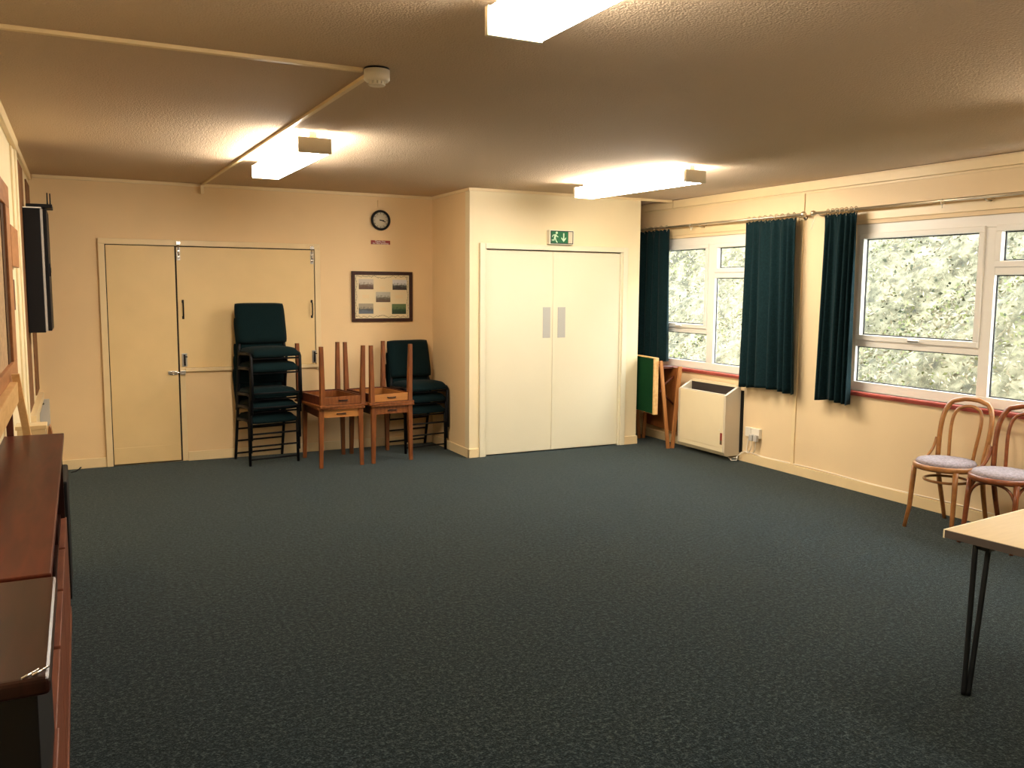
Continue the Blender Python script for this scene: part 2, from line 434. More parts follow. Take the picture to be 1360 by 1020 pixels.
# ------------------------------------------------------------------ left door and serving hatch (back wall)
DF = D1
r = sroot('door_1', (0, 0, 0))
fr = B()
box(fr, .17, .222, DF-.026, DF, 0, 1.945, .004); box(fr, .17, 2.087, DF-.026, DF, 1.945, 1.995, .004)
box(fr, 2.035, 2.087, DF-.026, DF, .80, 1.945, .004)
obj('door_frame', fr, 'trim', r)
bk = B(); box(bk, .222, 2.035, DF-.006, DF, .004, 1.945); obj('shadow_gap', bk, 'gap', r)
lf = B(); box(lf, .229, .786, DF-.018, DF-.006, .012, 1.938, .003); obj('door_leaf', lf, 'hatch', r)
kp = B(); box(kp, .235, .780, DF-.021, DF-.018, .016, .16, .002); obj('kick_plate', kp, 'hatch', r)
hp = B(); box(hp, .80, 2.028, DF-.018, DF-.006, .852, 1.936, .003); obj('hatch_panel', hp, 'hatch', r)
hs = B(); box(hs, .845, 2.087+.02, DF-.04, DF, .820, .850, .005); obj('hatch_shelf', hs, 'trim', r)
lp = B(); box(lp, .80, 2.035, DF-.012, DF-.006, .004, .82); obj('lower_panel', lp, 'wall', r)
st = B(); box(st, .80, .845, DF-.020, DF-.012, .004, .858, .003); obj('stile', st, 'trim', r)
sk = B(); box(sk, .846, 2.11, DF-.026, DF-.012, 0, .085, .004); obj('skirting_board', sk, 'trim', r)
def tower_bolt(x, z, L, y, par, up=1):
    b = B(); box(b, x-.014, x+.014, y-.004, y, z-L/2, z+L/2, .001)
    o = obj('bolt_plate', b, 'steel', par)
    c = B(); tube(c, [(x, y-.012, z-L/2+.015), (x, y-.012, z+L/2+.03*up)], .006, 8)
    box(c, x-.012, x+.012, y-.018, y-.003, z+L*.15, z+L*.3, .002); box(c, x-.012, x+.012, y-.018, y-.003, z-L*.3, z-L*.15, .002)
    tube(c, [(x, y-.012, z-L*.02), (x+.012, y-.03, z-L*.02)], .004, 6)
    obj('bolt', c, 'chrome', o)
    k = B(); box(k, x-.018, x+.018, y-.020, y, z+L/2+.02, z+L/2+.05, .002); obj('keep', k, 'chrome', o)
tower_bolt(.818, 1.875, .115, DF-.018, r); tower_bolt(2.008, 1.865, .115, DF-.018, r)
for x, s in ((.842, 1), (2.0, 1)):
    b = B(); z0, z1 = 1.31, 1.45; y = DF-.018
    tube(b, [(x, y, z0), (x, y-.028, z0+.012), (x, y-.034, (z0+z1)/2), (x, y-.028, z1-.012), (x, y, z1)], .0065, 8)
    box(b, x-.009, x+.009, y-.004, y, z0-.016, z0+.01, .001); box(b, x-.009, x+.009, y-.004, y, z1-.01, z1+.016, .001)
    obj('pull_handle', b, 'blackmetal', r, label='black pull handle')
for x in (.842, 2.018):
    b = B(); box(b, x-.022, x+.022, DF-.024, DF-.018, .865, .985, .002); o = obj('lower_bolt', b, 'steel', r, label='steel bolt at the foot of the hatch')
    c = B(); tube(c, [(x, DF-.032, .875), (x, DF-.032, .975)], .007, 8); tube(c, [(x, DF-.032, .955), (x+.02, DF-.045, .955)], .005, 6); obj('bolt_rod', c, 'blackmetal', o)
b = B(); box(b, .70, .775, DF-.024, DF-.018, .795, .830, .002); o = obj('door_bolt', b, 'steel', r, label='steel sliding bolt')
c = B(); tube(c, [(.71, DF-.032, .813), (.845, DF-.032, .813)], .007, 8); tube(c, [(.74, DF-.032, .813), (.74, DF-.05, .795)], .005, 6)
for q in (.72, .76): box(c, q-.008, q+.008, DF-.04, DF-.022, .80, .826, .002)
obj('bolt_rod', c, 'chrome', o)
c = B(); box(c, .80, .845, DF-.042, DF-.020, .796, .83, .002); obj('keep', c, 'steel', o)

# ------------------------------------------------------------------ white double doors (cupboard front)
r = sroot('door_2', (0, 0, 0))
fr = B(); f0 = .055
box(fr, DX0-f0, DX0, D2-.02, D2, 0, 2.005, .004); box(fr, DX1, DX1+f0, D2-.02, D2, 0, 2.005, .004); box(fr, DX0, DX1, D2-.02, D2, 1.955, 2.005, .004)
box(fr, DX0, DX0+.02, D2, D2+.1, 0, 1.98); box(fr, DX1-.02, DX1, D2, D2+.1, 0, 1.98); box(fr, DX0, DX1, D2, D2+.1, 1.958, 1.98)
obj('door_frame', fr, 'door', r)
mid = (DX0+DX1)/2-.02
for a, b in ((DX0+.022, mid-.003), (mid+.003, DX1-.022)):
    q = B(); box(q, a, b, D2+.012, D2+.052, .012, 1.944, .003)
    lf = obj('door_leaf', q, 'door', r)
    c = a if a > mid else b
    px = (c-.113, c-.030) if c == b else (c+.045, c+.13)
    pp = B(); box(pp, px[0], px[1], D2+.009, D2+.012, 1.115, 1.412, .001)
    for zz in (1.125, 1.40):
        for xx in (px[0]+.01, px[1]-.01): lathe(pp, [(0, 0), (.004, 0), (.003, .0015), (0, .002)], 8, wallmtx(xx, D2+.009, zz))
    obj('push_plate', pp, 'plate', lf, label='grey metal push plate')
q = B(); box(q, DX0+.02, DX1-.02, D2+.06, D2+.065, 0, 1.96); obj('backing', q, 'trim', r)
q = B(); box(q, DX0+.02, DX1-.02, D2+.004, D2+.03, 1.950, 1.956); obj('door_track', q, 'framedark', r)
q = B(); box(q, mid-.012, mid+.012, D2+.004, D2+.012, .012, 1.944, .003); obj('meeting_bead', q, 'door', r)

# ------------------------------------------------------------------ exit sign
t = thing('exit_sign', 'green emergency exit sign with running man and down arrow above the white double doors', 'sign', (4.18, D2, 2.012))
bm = B(); box(bm, -.135, .13, -.06, 0, 0, .135, .004); obj('sign_case', bm, 'white', t)
bm = B(); box(bm, -.126, .122, -.064, -.060, .006, .128, .001); obj('bezel', bm, 'blackplastic', t)
bm = B(); box(bm, -.12, .062, -.0665, -.064, .013, .121); obj('green_panel', bm, 'green', t)
bm = B(); box(bm, .066, .112, -.0665, -.064, .013, .121); obj('pale_panel', bm, 'endcap', t)
bm = B(); wm = wallmtx(-.075, -.0665, .066)
prism(bm, [(.012*math.cos(a)+.012, .012*math.sin(a)+.042) for a in [i*PI/8 for i in range(16)]], 0, .001, wm)           # head
for pl in ([(-.012, .026), (.006, .030), (.012, .020), (.000, -.008), (-.018, -.008)],                                   # trunk
           [(-.012, .027), (-.030, .022), (-.040, .004), (-.034, .001), (-.026, .014), (-.010, .018)],                   # rear arm
           [(.004, .028), (.016, .016), (.030, .006), (.027, -.001), (.012, .008), (.004, .014)],                        # front arm
           [(-.018, -.006), (-.020, -.022), (-.042, -.022), (-.042, -.031), (-.014, -.032), (-.006, -.008)],             # rear leg
           [(-.010, -.008), (.002, -.008), (.010, -.030), (.024, -.048), (.014, -.051), (.002, -.034)]):                 # front leg
    prism(bm, pl, 0, .001, wm)
obj('running_figure', bm, 'picto', t)
bm = B(); wm = wallmtx(.014, -.0665, .066)
prism(bm, [(-.006, .040), (.006, .040), (.006, -.016), (.026, .002), (.026, -.012), (0, -.042), (-.026, -.012), (-.026, .002), (-.006, -.016)], 0, .001, wm)
obj('down_arrow', bm, 'picto', t)

# ------------------------------------------------------------------ things on the back wall
t = thing('wall_clock', 'round black-rimmed wall clock with a cream face', 'clock', (2.695, D1, 2.245))
wm = wallmtx(0, 0, 0)
bm = B(); lathe(bm, [(.080, 0), (.096, 0), (.1, .012), (.094, .030), (.086, .034), (.078, .022), (.078, .006)], 48, wm); obj('rim', bm, 'blackplastic', t)
bm = B(); lathe(bm, [(0, 0), (.079, 0), (.079, .012), (0, .012)], 48, wm); obj('face', bm, 'clockface', t)
bm = B()
for i in range(12):
    a = i*PI/6; rr = .066
    box(bm, -.0022, .0022, rr-.007, rr+.0095, .012, .0128, 0, wm @ Matrix.Rotation(-a, 4, 'Z'))
tube(bm, [tuple(wm @ Vector((.0755*math.cos(a), .0755*math.sin(a), .0122))) for a in [i*2*PI/48 for i in range(48)]], .0009, 6, True)
obj('hour_ring', bm, 'inkbrown', t)
for nm, a, L, w in (('hour_hand', math.radians(97), .036, .005), ('minute_hand', math.radians(108), .052, .0035)):
    bm = B(); box(bm, -w, w, -.012, L, .0135 if L < .04 else .0155, .0148 if L < .04 else .0168, 0, wm @ Matrix.Rotation(-a, 4, 'Z')); obj(nm, bm, 'blackplastic', t)
bm = B(); lathe(bm, [(0, .012), (.006, .012), (.006, .018), (0, .019)], 12, wm); obj('hub', bm, 'blackplastic', t)

bm = B(); box(bm, 2.668, 2.732, D1-.012, D1, 2.365, 2.44, .004); tag(obj('blanking_plate', bm, 'wall'), 'small cream blank wall plate above the clock', 'plate')

t = thing('wall_sign', 'small red no smoking notice on the wall below the clock', 'sign', (2.695, D1, 2.03))
bm = B(); box(bm, -.098, .098, -.004, 0, -.019, .019); obj('sign_board', bm, 'red', t)
bm = text_bm('Thank You', .024, wallmtx(-.005, -.0045, .0085)); obj('lettering', bm, 'signwhite', t)
bm = text_bm('for Not Smoking', .0235, wallmtx(.0, -.0045, -.0095)); obj('lettering', bm, 'signwhite', t)

t = thing('picture_frame', 'dark-framed display of five landscape photographs on the back wall', 'picture', (2.706, D1, 1.499))
bm = B(); w, h, f = .313, .247, .034
box(bm, -w, w, -.022, 0, h-f, h, .003); box(bm, -w, w, -.022, 0, -h, -h+f, .003); box(bm, -w, -w+f, -.022, 0, -h+f, h-f, .003); box(bm, w-f, w, -.022, 0, -h+f, h-f, .003)
obj('frame', bm, 'framedark', t)
bm = B(); box(bm, -w+f, w-f, -.010, 0, -h+f, h-f); obj('mount', bm, 'mount', t)
pics = [(-.165, .122, (.55, .48, .38), (.16, .11, .07), (.10, .045, .02)), (.180, .118, (.62, .60, .58), (.10, .11, .08), (.03, .02, .02)),
        (.008, -.004, (.45, .42, .33), (.13, .12, .08), (.10, .06, .03)), (-.168, -.118, (.36, .30, .20), (.05, .05, .04), (.10, .12, .14)),
        (.172, -.122, (.10, .16, .06), (.012, .06, .02), (.008, .035, .012))]
for i, (x, z, a, b, c) in enumerate(pics):
    bm = B(); box(bm, x-.074, x+.074, -.0125, -.010, z-.05, z+.05); obj('photograph', bm, photo_mat('landscape_print_%s' % 'abcde'[i], a, b, c, 5), t)
bm = B(); wm = wallmtx(0, -.010, 0); iw, ih = w-f-.016, h-f-.016
def vine(x0, y0, x1, y1, n, wob):
    pts = []
    for i in range(n+1):
        u = i/n; s = math.sin(u*PI*7)*wob
        dx, dy = (x1-x0), (y1-y0); L = math.hypot(dx, dy)
        pts.append((x0+dx*u-dy/L*s, y0+dy*u+dx/L*s))
    for i, (x, y) in enumerate(pts[:-1]):
        x2, y2 = pts[i+1]; a = math.atan2(y2-y, x2-x); L = math.hypot(x2-x, y2-y)
        box(bm, 0, L*1.05, -.0011, .0011, 0, .0008, 0, wm @ Matrix.Translation((x, y, 0)) @ Matrix.Rotation(a, 4, 'Z'))
        if i % 2 == 0:
            s = random.choice((-1, 1))
            prism(bm, [(0, 0), (.005, .003*s), (.011, .007*s), (.004, .007*s)], 0, .0009, wm @ Matrix.Translation((x, y, 0)) @ Matrix.Rotation(a, 4, 'Z'))
vine(-iw, ih, -.07, ih, 26, .006); vine(iw, ih, .07, ih, 26, .006); vine(-iw, -ih, -.05, -ih, 28, .006); vine(iw, -ih, .05, -ih, 28, .006)
vine(-.07, ih-.002, 0, ih-.016, 10, .003); vine(.07, ih-.002, 0, ih-.016, 10, .003); vine(-.05, -ih+.002, 0, -ih+.012, 8, .004); vine(.05, -ih+.002, 0, -ih+.012, 8, .004)
vine(-iw, -ih, -iw, ih, 30, .005); vine(iw, -ih, iw, ih, 30, .005)
obj('vine_border', bm, 'inkbrown', t)
for x, z, ww in ((.0, .085, .05), (-.17, .0, .07), (.175, -.002, .08), (.0, -.122, .07)):
    bm = B(); box(bm, x-ww/2, x+ww/2, -.0106, -.0100, z-.016, z+.016); obj('caption', bm, 'trim', t)

# light switch on the cupboard's side by the alcove
t = thing('light_switch', 'white light switch on the cupboard edge beside the dark alcove', 'switch', (XC2, 7.50, 1.36))
bm = B(); box(bm, 0, .012, -.043, .043, -.065, .065, .003); obj('switch_plate', bm, 'white', t)
bm = B(); box(bm, .012, .018, -.012, .012, -.02, .02, .002); obj('rocker', bm, 'white', t)

# ------------------------------------------------------------------ ceiling lights, detector and conduit
def light(loc, rz, label, m):
    t = thing('ceiling_light', label, 'light', loc, rz, 'fluorescent ceiling lights')
    bm = B(); L, w = .70, .095
    z0, z1 = -.125, -.042
    box(bm, -w, w, -L+.012, L-.012, z0, z1, .008, None, 3); obj('diffuser', bm, m, t)
    for s in (-1, 1):
        bm = B(); box(bm, -w-.003, w+.003, s*L-.012, s*L+.012, z0-.003, z1+.004, .003); obj('end_cap', bm, 'endcap', t)
    bm = B(); box(bm, -.03, .03, -L+.02, L-.02, z1, z1+.012, .003); obj('spine', bm, 'endcap', t)
    for s in (-1, 1):
        bm = B(); box(bm, -.025, .025, s*(L-.06)-.03, s*(L-.06)+.03, z1+.012, 0, .003); obj('mounting_block', bm, 'endcap', t)
    return t
light((1.275, 5.92, H), math.radians(.8), 'lit ceiling light box beside the conduit nearest the left back wall', M['tube'])
light((4.035, 5.95, H), math.radians(4.6), 'lit ceiling light box in front of the white double doors', M['tube'])
light((1.275, 1.86, H), math.radians(.5), 'lit ceiling light box at the top edge, closest to the viewer', M['tubedim'])
LIGHT4 = light((4.28, 1.86, H), math.radians(2), 'lit ceiling light box just outside the right edge, seen by its glow', M['tubedim'])

t = thing('smoke_detector', 'round cream smoke detector where the two ceiling conduits meet', 'smoke detector', (1.158, 3.625, H))
dn = Matrix.Rotation(PI, 4, 'X')
bm = B(); lathe(bm, [(0, 0), (.052, 0), (.052, .008), (0, .008)], 32, dn); obj('base_plate', bm, 'blackplastic', t)
bm = B(); lathe(bm, [(0, .008), (.054, .008), (.054, .046), (.048, .054), (0, .054)], 32, dn); obj('body', bm, 'white', t)
bm = B()
for i in range(12):
    a = i*PI/6; box(bm, .022, .034, -.006, .006, .054, .066, .001, dn @ Matrix.Rotation(a, 4, 'Z'))
lathe(bm, [(0, .066), (.036, .066), (.032, .071), (0, .072)], 24, dn); obj('sensor_cage', bm, 'white', t)
bm = B(); lathe(bm, [(0, .054), (.02, .054), (.02, .066), (0, .066)], 20, dn); obj('sensor_core', bm, 'blackplastic', t)

bm = B(); box(bm, XL+.03, 1.104, 3.637, 3.665, H-.016, H, .003); tag(obj('conduit', bm, 'trim'), 'cream ceiling conduit running from the left wall to the smoke detector', 'conduit', 'cream conduits')
bm = B()
a = Vector((1.152, 3.69, 0)); b_ = Vector((1.036, D1, 0)); d = b_-a
mt = Matrix.Translation((a.x, a.y, 0)) @ Matrix.Rotation(math.atan2(d.y, d.x), 4, 'Z')
box(bm, 0, d.length-.002, -.012, .012, H-.016, H, .003, mt); box(bm, 1.022, 1.05, D1-.036, D1-.0185, H-.09, H-.016, .003)
tag(obj('conduit', bm, 'trim'), 'cream ceiling conduit running from the smoke detector to the back wall', 'conduit', 'cream conduits')

# ------------------------------------------------------------------ curtains and rods
def curtain(label, y0, y1, z0, z1, folds, amp, xc, seed, nr, slip=0):
    rnd = random.Random(seed)
    t = thing('curtain', label, 'curtain', (xc, (y0+y1)/2, z0), 0, 'teal window curtains')
    nu, nv = folds*14, 40
    ph = [rnd.uniform(-.6, .6) for _ in range(folds+2)]; am = [rnd.uniform(.65, 1.2) for _ in range(folds+2)]
    bm = B(); W_ = y1-y0; Hh = z1-z0
    grid = {}
    for side in (0, 1):
        for i in range(nu+1):
            u = i/nu; f = u*folds; k = int(min(f, folds-1)); fr_ = f-k
            A = am[k]*(1-fr_)+am[k+1]*fr_; P_ = ph[k]*(1-fr_)+ph[k+1]*fr_
            for j in range(nv+1):
                v = j/nv     # 0 bottom, 1 top
                sp = 1+.10*(1-v)**1.5
                head = max(0, (v-.93)/.07)
                a_ = amp*A*(.40+.80*(1-v)**.7)*(1-.6*head)
                g = f+.22*math.sin(2*PI*u*1.3+seed)+.10*math.sin(2*PI*u*3.1+2*seed)
                wob = math.sin(2*PI*g+P_*(1.2-v))*a_+.35*amp*math.sin(2*PI*g*.5+seed*1.7+.6*v)*(1-.7*v)
                wob += math.sin(2*PI*f*2.03+seed)*amp*.20*head
                y = (u-.5)*W_*sp+slip*(1-v)+math.sin(2*PI*g+P_+1.4)*amp*.10*(1-v)
                z = v*Hh+(.010*math.sin(6*u+seed) if j == 0 else 0) + (.006*math.sin(2*PI*f*2) if j == nv else 0)
                grid[side, i, j] = bm.verts.new((wob+(.0022 if side else -.0022), y, z))
    for i in range(nu):
        for j in range(nv):
            for side in (0, 1):
                q = [grid[side, i, j], grid[side, i+1, j], grid[side, i+1, j+1], grid[side, i, j+1]]
                f_ = bm.faces.new(q if side else q[::-1]); f_.smooth = True
    for i in range(nu):
        for j in (0, nv): bm.faces.new([grid[0, i, j], grid[0, i+1, j], grid[1, i+1, j], grid[1, i, j]])
    for j in range(nv):
        for i in (0, nu): bm.faces.new([grid[0, i, j], grid[0, i, j+1], grid[1, i, j+1], grid[1, i, j]])
    obj('cloth', bm, 'curtain', t)
    for i in range(nr):
        y = (-.5+(i+.5)/nr)*W_
        bm = B(); R_ = .021
        tube(bm, [(R_*math.cos(a), y+.003*math.sin(a*2+i), Hh+.024+R_*math.sin(a)) for a in [k*2*PI/18 for k in range(18)]], .0032, 6, True)
        tube(bm, [(0, y, Hh+.004), (0, y, Hh-.02)], .0022, 6)
        obj('curtain_ring', bm, 'rodmetal', t)
    return t
XCUR = XR-.085
ZROD = 2.238
curtain('dark teal curtain at the far end of the far window, half hidden by the cupboard', 7.37, 8.05, .85, 2.198, 5, .030, XCUR, 3, 7)
curtain('dark teal curtain at the near end of the far window, the widest one', 5.60, 6.225, .715, 2.198, 6, .030, XCUR, 5, 9, -.02)
curtain('dark teal narrow curtain hanging left of the near window', 4.955, 5.285, .70, 2.198, 5, .034, XCUR, 11, 7, .01)
def rod(label, y0, y1, finials, brks, eyes):
    t = thing('curtain_rod', label, 'curtain rod', (XCUR, (y0+y1)/2, ZROD-.02+.0))
    yc = (y0+y1)/2; z = .004
    bm = B(); tube(bm, [(0, y0-yc, z), (0, y1-yc, z)], .011, 12); obj('rod', bm, 'rodmetal', t)
    for y in finials:
        bm = B(); lathe(bm, [(0, -.024), (.012, -.022), (.022, -.010), (.024, .002), (.019, .014), (.01, .022), (0, .024)], 18, Matrix.Translation((0, y-yc, z)) @ Matrix.Rotation(PI/2, 4, 'X')); obj('finial', bm, 'rodmetal', t)
    for y in brks:
        bm = B(); tube(bm, [(0, y-yc, z-.012), (.03, y-yc, z-.024), (.071, y-yc, z-.024)], .006, 8)
        lathe(bm, [(0, 0), (.022, 0), (.02, .006), (.008, .012), (0, .012)], 16, Matrix.Translation((.085, y-yc, z-.024)) @ Matrix.Rotation(-PI/2, 4, 'Y'))
        obj('bracket', bm, 'rodmetal', t)
    for y in eyes:
        bm = B(); R_ = .019
        tube(bm, [(R_*math.cos(a), y-yc, z-.007+R_*math.sin(a)) for a in [k*2*PI/18 for k in range(18)]], .003, 6, True)
        tube(bm, [(0, y-yc, z-.026), (0, y-yc, z-.05)], .0035, 6)
        obj('spare_ring', bm, 'white', t)
rod('aged brass curtain rod over the far window', 5.545, 8.2, [5.53], [5.585, 6.9], [7.02])
rod('aged brass curtain rod over the near window', 2.55, 5.405, [5.42], [5.36, 3.9], [4.22])
t = thing('pull_cord', 'short white cord hanging from the near curtain rod finial', 'cord', (XCUR, 5.385, 2.09))
bm = B(); tube(bm, [(0, -.01, .114), (-.004, .012, .09), (-.006, .03, .05), (-.004, .045, 0)], .0022, 6); obj('cord_line', bm, 'white', t)

# ------------------------------------------------------------------ storage heater, sockets, cable
t = thing('storage_heater', 'cream storage heater under the far window', 'heater', (XR, 6.66, 0))
ya, yb = -.385, .325
bm = B()
pr = [(-.205, .075), (-.185, .05), (-.02, .05), (-.02, .70), (-.125, .70), (-.13, .675), (-.205, .60)]
box(bm, -.205, -.025, ya, ya+.012, .055, .60, .003)
bm.free(); bm = B()
prism(bm, [(-.19, .05), (-.03, .05), (-.03, .695), (-.06, .695), (-.205, .618), (-.205, .085)], 0, .03, Matrix.Translation((0, ya+.03, 0)) @ Matrix.Rotation(PI/2, 4, 'X'))
obj('side_panel', bm, 'heaterside', t); bm = B()
prism(bm, [(-.19, .05), (-.03, .05), (-.03, .695), (-.06, .695), (-.205, .618), (-.205, .085)], 0, .03, Matrix.Translation((0, yb, 0)) @ Matrix.Rotation(PI/2, 4, 'X'))
obj('side_panel', bm, 'heaterside', t)
bm = B(); box(bm, -.2075, -.19, ya+.03, yb-.03, .125, .618, .003); obj('front_panel', bm, 'heater', t)
bm = B(); prism(bm, [(-.185, .052), (-.03, .052), (-.03, .07), (-.185, .125), (-.205, .125), (-.205, .086)], ya+.03, yb-.03, Matrix(((1, 0, 0, 0), (0, 0, 1, 0), (0, 1, 0, 0), (0, 0, 0, 1)))); obj('lower_panel', bm, 'heater', t)
bm = B(); box(bm, -.062, -.03, ya+.03, yb-.03, .07, .71, .004); obj('back_panel', bm, 'heater', t)
bm = B(); prism(bm, [(-.189, .55), (-.189, .572), (-.069, .610), (-.069, .688), (-.0622, .688), (-.0622, .55)], ya+.031, yb-.031, Matrix(((1, 0, 0, 0), (0, 0, 1, 0), (0, 1, 0, 0), (0, 0, 0, 1))))  # dark sheet puts the shade of the outlet recess into the colour
obj('outlet_shade', bm, 'gap', t, label='air outlet recess, its shade put in as a dark sheet')
bm = B(); box(bm, -.205, -.188, ya+.03, yb-.03, .612, .628, .003); obj('front_lip', bm, 'heaterside', t)
bm = B(); box(bm, -.2085, -.2073, ya+.034, ya+.064, .155, .265); o = obj('warning_label', bm, 'red', t, label='red and black warning label')
bm = B(); box(bm, -.2092, -.2084, ya+.036, ya+.062, .16, .195); obj('label_print', bm, 'inkbrown', o)
bm = B(); lathe(bm, [(0, 0), (.006, 0), (.005, .004), (0, .005)], 10, xmtx(-.2075, ya+.075, .29)); obj('screw_cap', bm, 'white', t)
bm = B(); box(bm, -.03, 0, ya-.012, yb+.012, .08, .66, .002); obj('wall_plate', bm, 'blackplastic', t)

t = thing('wall_socket', 'white double wall socket with plugs beside the heater', 'socket', (XR, 6.085, .29))
bm = B(); box(bm, -.035, 0, -.075, .03, -.043, .043, .004); obj('faceplate', bm, 'white', t)
bm = B(); box(bm, -.03, 0, .04, .115, -.043, .043, .004); obj('fused_spur', bm, 'white', t)
for y in (-.05, .005):
    bm = B(); box(bm, -.065, -.035, y-.022, y+.022, -.07, -.012, .006); o = obj('plug', bm, 'greyplastic', t)
    bm = B(); tube(bm, [(-.045, y, -.07), (-.045, y+.005, -.11), (-.038, y+.02, -.16), (-.03, y+.05, -.185)], .0035, 6); obj('plug_cord', bm, 'white', o)
bm = B(); tube(bm, [(-.015, .085, -.043), (-.015, .09, -.10), (-.02, .10, -.16), (-.03, .07, -.20), (-.03, .11, -.185)], .004, 6); obj('spur_cord', bm, 'white', t)
bm = B()
pts = [(XR-.12, 6.36, .045), (XR-.11, 6.30, .022), (XR-.07, 6.27, .03), (XR-.04, 6.24, .075), (XR-.025, 6.2, .10), (XR-.012, 6.1, .096)]
y = 6.0
while y > 3.3: pts.append((XR-.008, y, .091+.004*math.sin(y*5))); y -= .12
tube(bm, pts, .0045, 6); tag(obj('power_cable', bm, 'white'), 'thin cream cable along the top of the right skirting from the heater', 'cable')
bm = B(); tube(bm, [(XR-.13, 6.33, .05), (XR-.12, 6.27, .010), (XR-.08, 6.245, .012), (XR-.055, 6.262, .05)], .005, 6); tag(obj('heater_flex', bm, 'white'), 'looped white flex under the near end of the heater', 'cable')

# ------------------------------------------------------------------ folded games table in the alcove
t = thing('folding_table', 'folded wooden games table with a green baize top leaning between cupboard and heater', 'table', (5.108, 7.10, 0), math.radians(-7.5))
L = .60
bm = B(); box(bm, -.002, .006, .03, L, .352, .905, .001); obj('green_top', bm, 'felt', t, label='green baize playing surface')
bm = B(); box(bm, .006, .042, 0, L, .345, .915, .003); box(bm, -.004, .006, 0, .028, .345, .915, .002); obj('top_board', bm, 'pine', t, label='pale wooden board edge')
bm = B(); box(bm, .235, .265, .0, L, .16, .815, .003); obj('lower_board', bm, 'teak', t, label='brown wooden board')
bm = B(); box(bm, .042, .235, .05, L-.05, .80, .822, .003); obj('cross_rail', bm, 'teakdark', t, label='dark brown rail')
for y in (-.028, L+.002):
    bm = B(); taper(bm, (.160, y+.012, 0), (.017, .011), (.055, y+.012, .885), (.015, .011)); obj('leg', bm, 'pineleg', t)
    bm = B(); taper(bm, (.208, y+.012, 0), (.017, .011), (.272, y+.012, .825), (.019, .011)); obj('leg', bm, 'pineleg', t)
bm = B(); tube(bm, [(.075, .04, .60), (.235, .04, .72)], .010, 8); obj('stay', bm, 'teakdark', t)
bm = B(); tube(bm, [(.085, .04, .58), (.235, .04, .44)], .010, 8); obj('stay', bm, 'teakdark', t)

# ------------------------------------------------------------------ stacking chairs
def make_chair(label, loc, rz):
    t = thing('stacking_chair', label, 'chair', loc, rz, 'teal stacking chairs')
    # seat: padded, rounded, front edge curving down
    def pad(bm, w, d, th, crown, nx=14, ny=14, rr=.05):
        """pad centred at origin, x width w, y depth d; front is -y"""
        top, bot = {}, {}
        for i in range(nx+1):
            for j in range(ny+1):
                u, v = i/nx*2-1, j/ny*2-1
                k = (abs(u)**5+abs(v)**5)
                x, y = u*w/2*(1-.04*abs(v)**6), v*d/2*(1-.04*abs(u)**6)
                e = max(0, 1-max(abs(u), abs(v))**6)
                zt = th*.35+(th*.65)*e**.5+crown*(1-u*u)*(1-v*v)
                top[i, j] = bm.verts.new((x, y, zt)); bot[i, j] = bm.verts.new((x*.97, y*.97, 0))
        for i in range(nx):
            for j in range(ny):
                f = bm.faces.new([top[i, j], top[i+1, j], top[i+1, j+1], top[i, j+1]]); f.smooth = True
                bm.faces.new([bot[i, j+1], bot[i+1, j+1], bot[i+1, j], bot[i, j]])
        for i in range(nx):
            for j in (0, ny):
                q = [top[i, j], top[i+1, j], bot[i+1, j], bot[i, j]]; bm.faces.new(q if j else q[::-1])
        for j in range(ny):
            for i in (0, nx):
                q = [top[i, j], bot[i, j], bot[i, j+1], top[i, j+1]]; bm.faces.new(q if i else q[::-1])
    bm = B(); pad(bm, .435, .40, .055, .012)
    for v in bm.verts:
        v.co.z -= max(0, -.10-v.co.y)**2*2.6; v.co.z -= .5*(v.co.y*.05)
        v.co.z += .395; v.co.y -= .02
    obj('seat', bm, 'uphol', t)
    bm = B(); pad(bm, .465, .375, .042, .008)
    mt = Matrix.Translation((0, .195, .655)) @ Matrix.Rotation(math.radians(90-13), 4, 'X')
    bmesh.ops.transform(bm, matrix=mt, verts=bm.verts); obj('backrest', bm, 'uphol', t)
    r = .0135
    for s in (-1, 1):
        x = s*.222; xu = s*.19
        bm = B()
        tube(bm, [(x, -.195, 0), (x, -.190, .2), (x, -.185, .375), (x, -.165, .398), (x, -.10, .402), (x, .09, .392)], r, 8); obj('leg', bm, 'blackmetal', t)
        bm = B()
        tube(bm, [(x, .215, 0), (x, .170, .2), (x, .145, .36), (x*.97, .152, .42), (xu, .190, .55), (xu, .250, .80)], r, 8); obj('leg', bm, 'blackmetal', t, label='black rear leg rising into the back upright')
        bm = B(); box(bm, x-.008, x+.008, .08, .15, .375, .405, .003); obj('side_bracket', bm, 'blackplastic', t)
    for nm, yy, zz in (('seat_rail', -.186, .36), ('seat_rail', .142, .37), ('stretcher', -.193, .055), ('stretcher', .203, .055)):
        bm = B(); tube(bm, [(-.222, yy, zz), (.222, yy, zz)], .008, 8); obj(nm, bm, 'blackmetal', t)
    return t
def stackpos(c, rz, k, z): return (c[0]+math.sin(rz)*.024*k, c[1]-math.cos(rz)*.024*k, z)
rzA = math.radians(9); cA = (1.503, 8.092)
first = make_chair('dark teal stacking chair at the foot of the tall left stack', stackpos(cA, rzA, 0, 0), rzA)
for k, z, lab in ((1, .12, 'dark teal stacking chair second from the bottom of the tall left stack'),
                  (2, .235, 'dark teal stacking chair third from the bottom of the tall left stack'),
                  (3, .47, 'dark teal stacking chair second from the top of the tall left stack'),
                  (4, .60, 'dark teal stacking chair on top of the tall left stack')):
    dup(first, stackpos(cA, rzA, k, z), rzA, lab)
rzB = math.radians(9); cB = (2.955, 8.092)
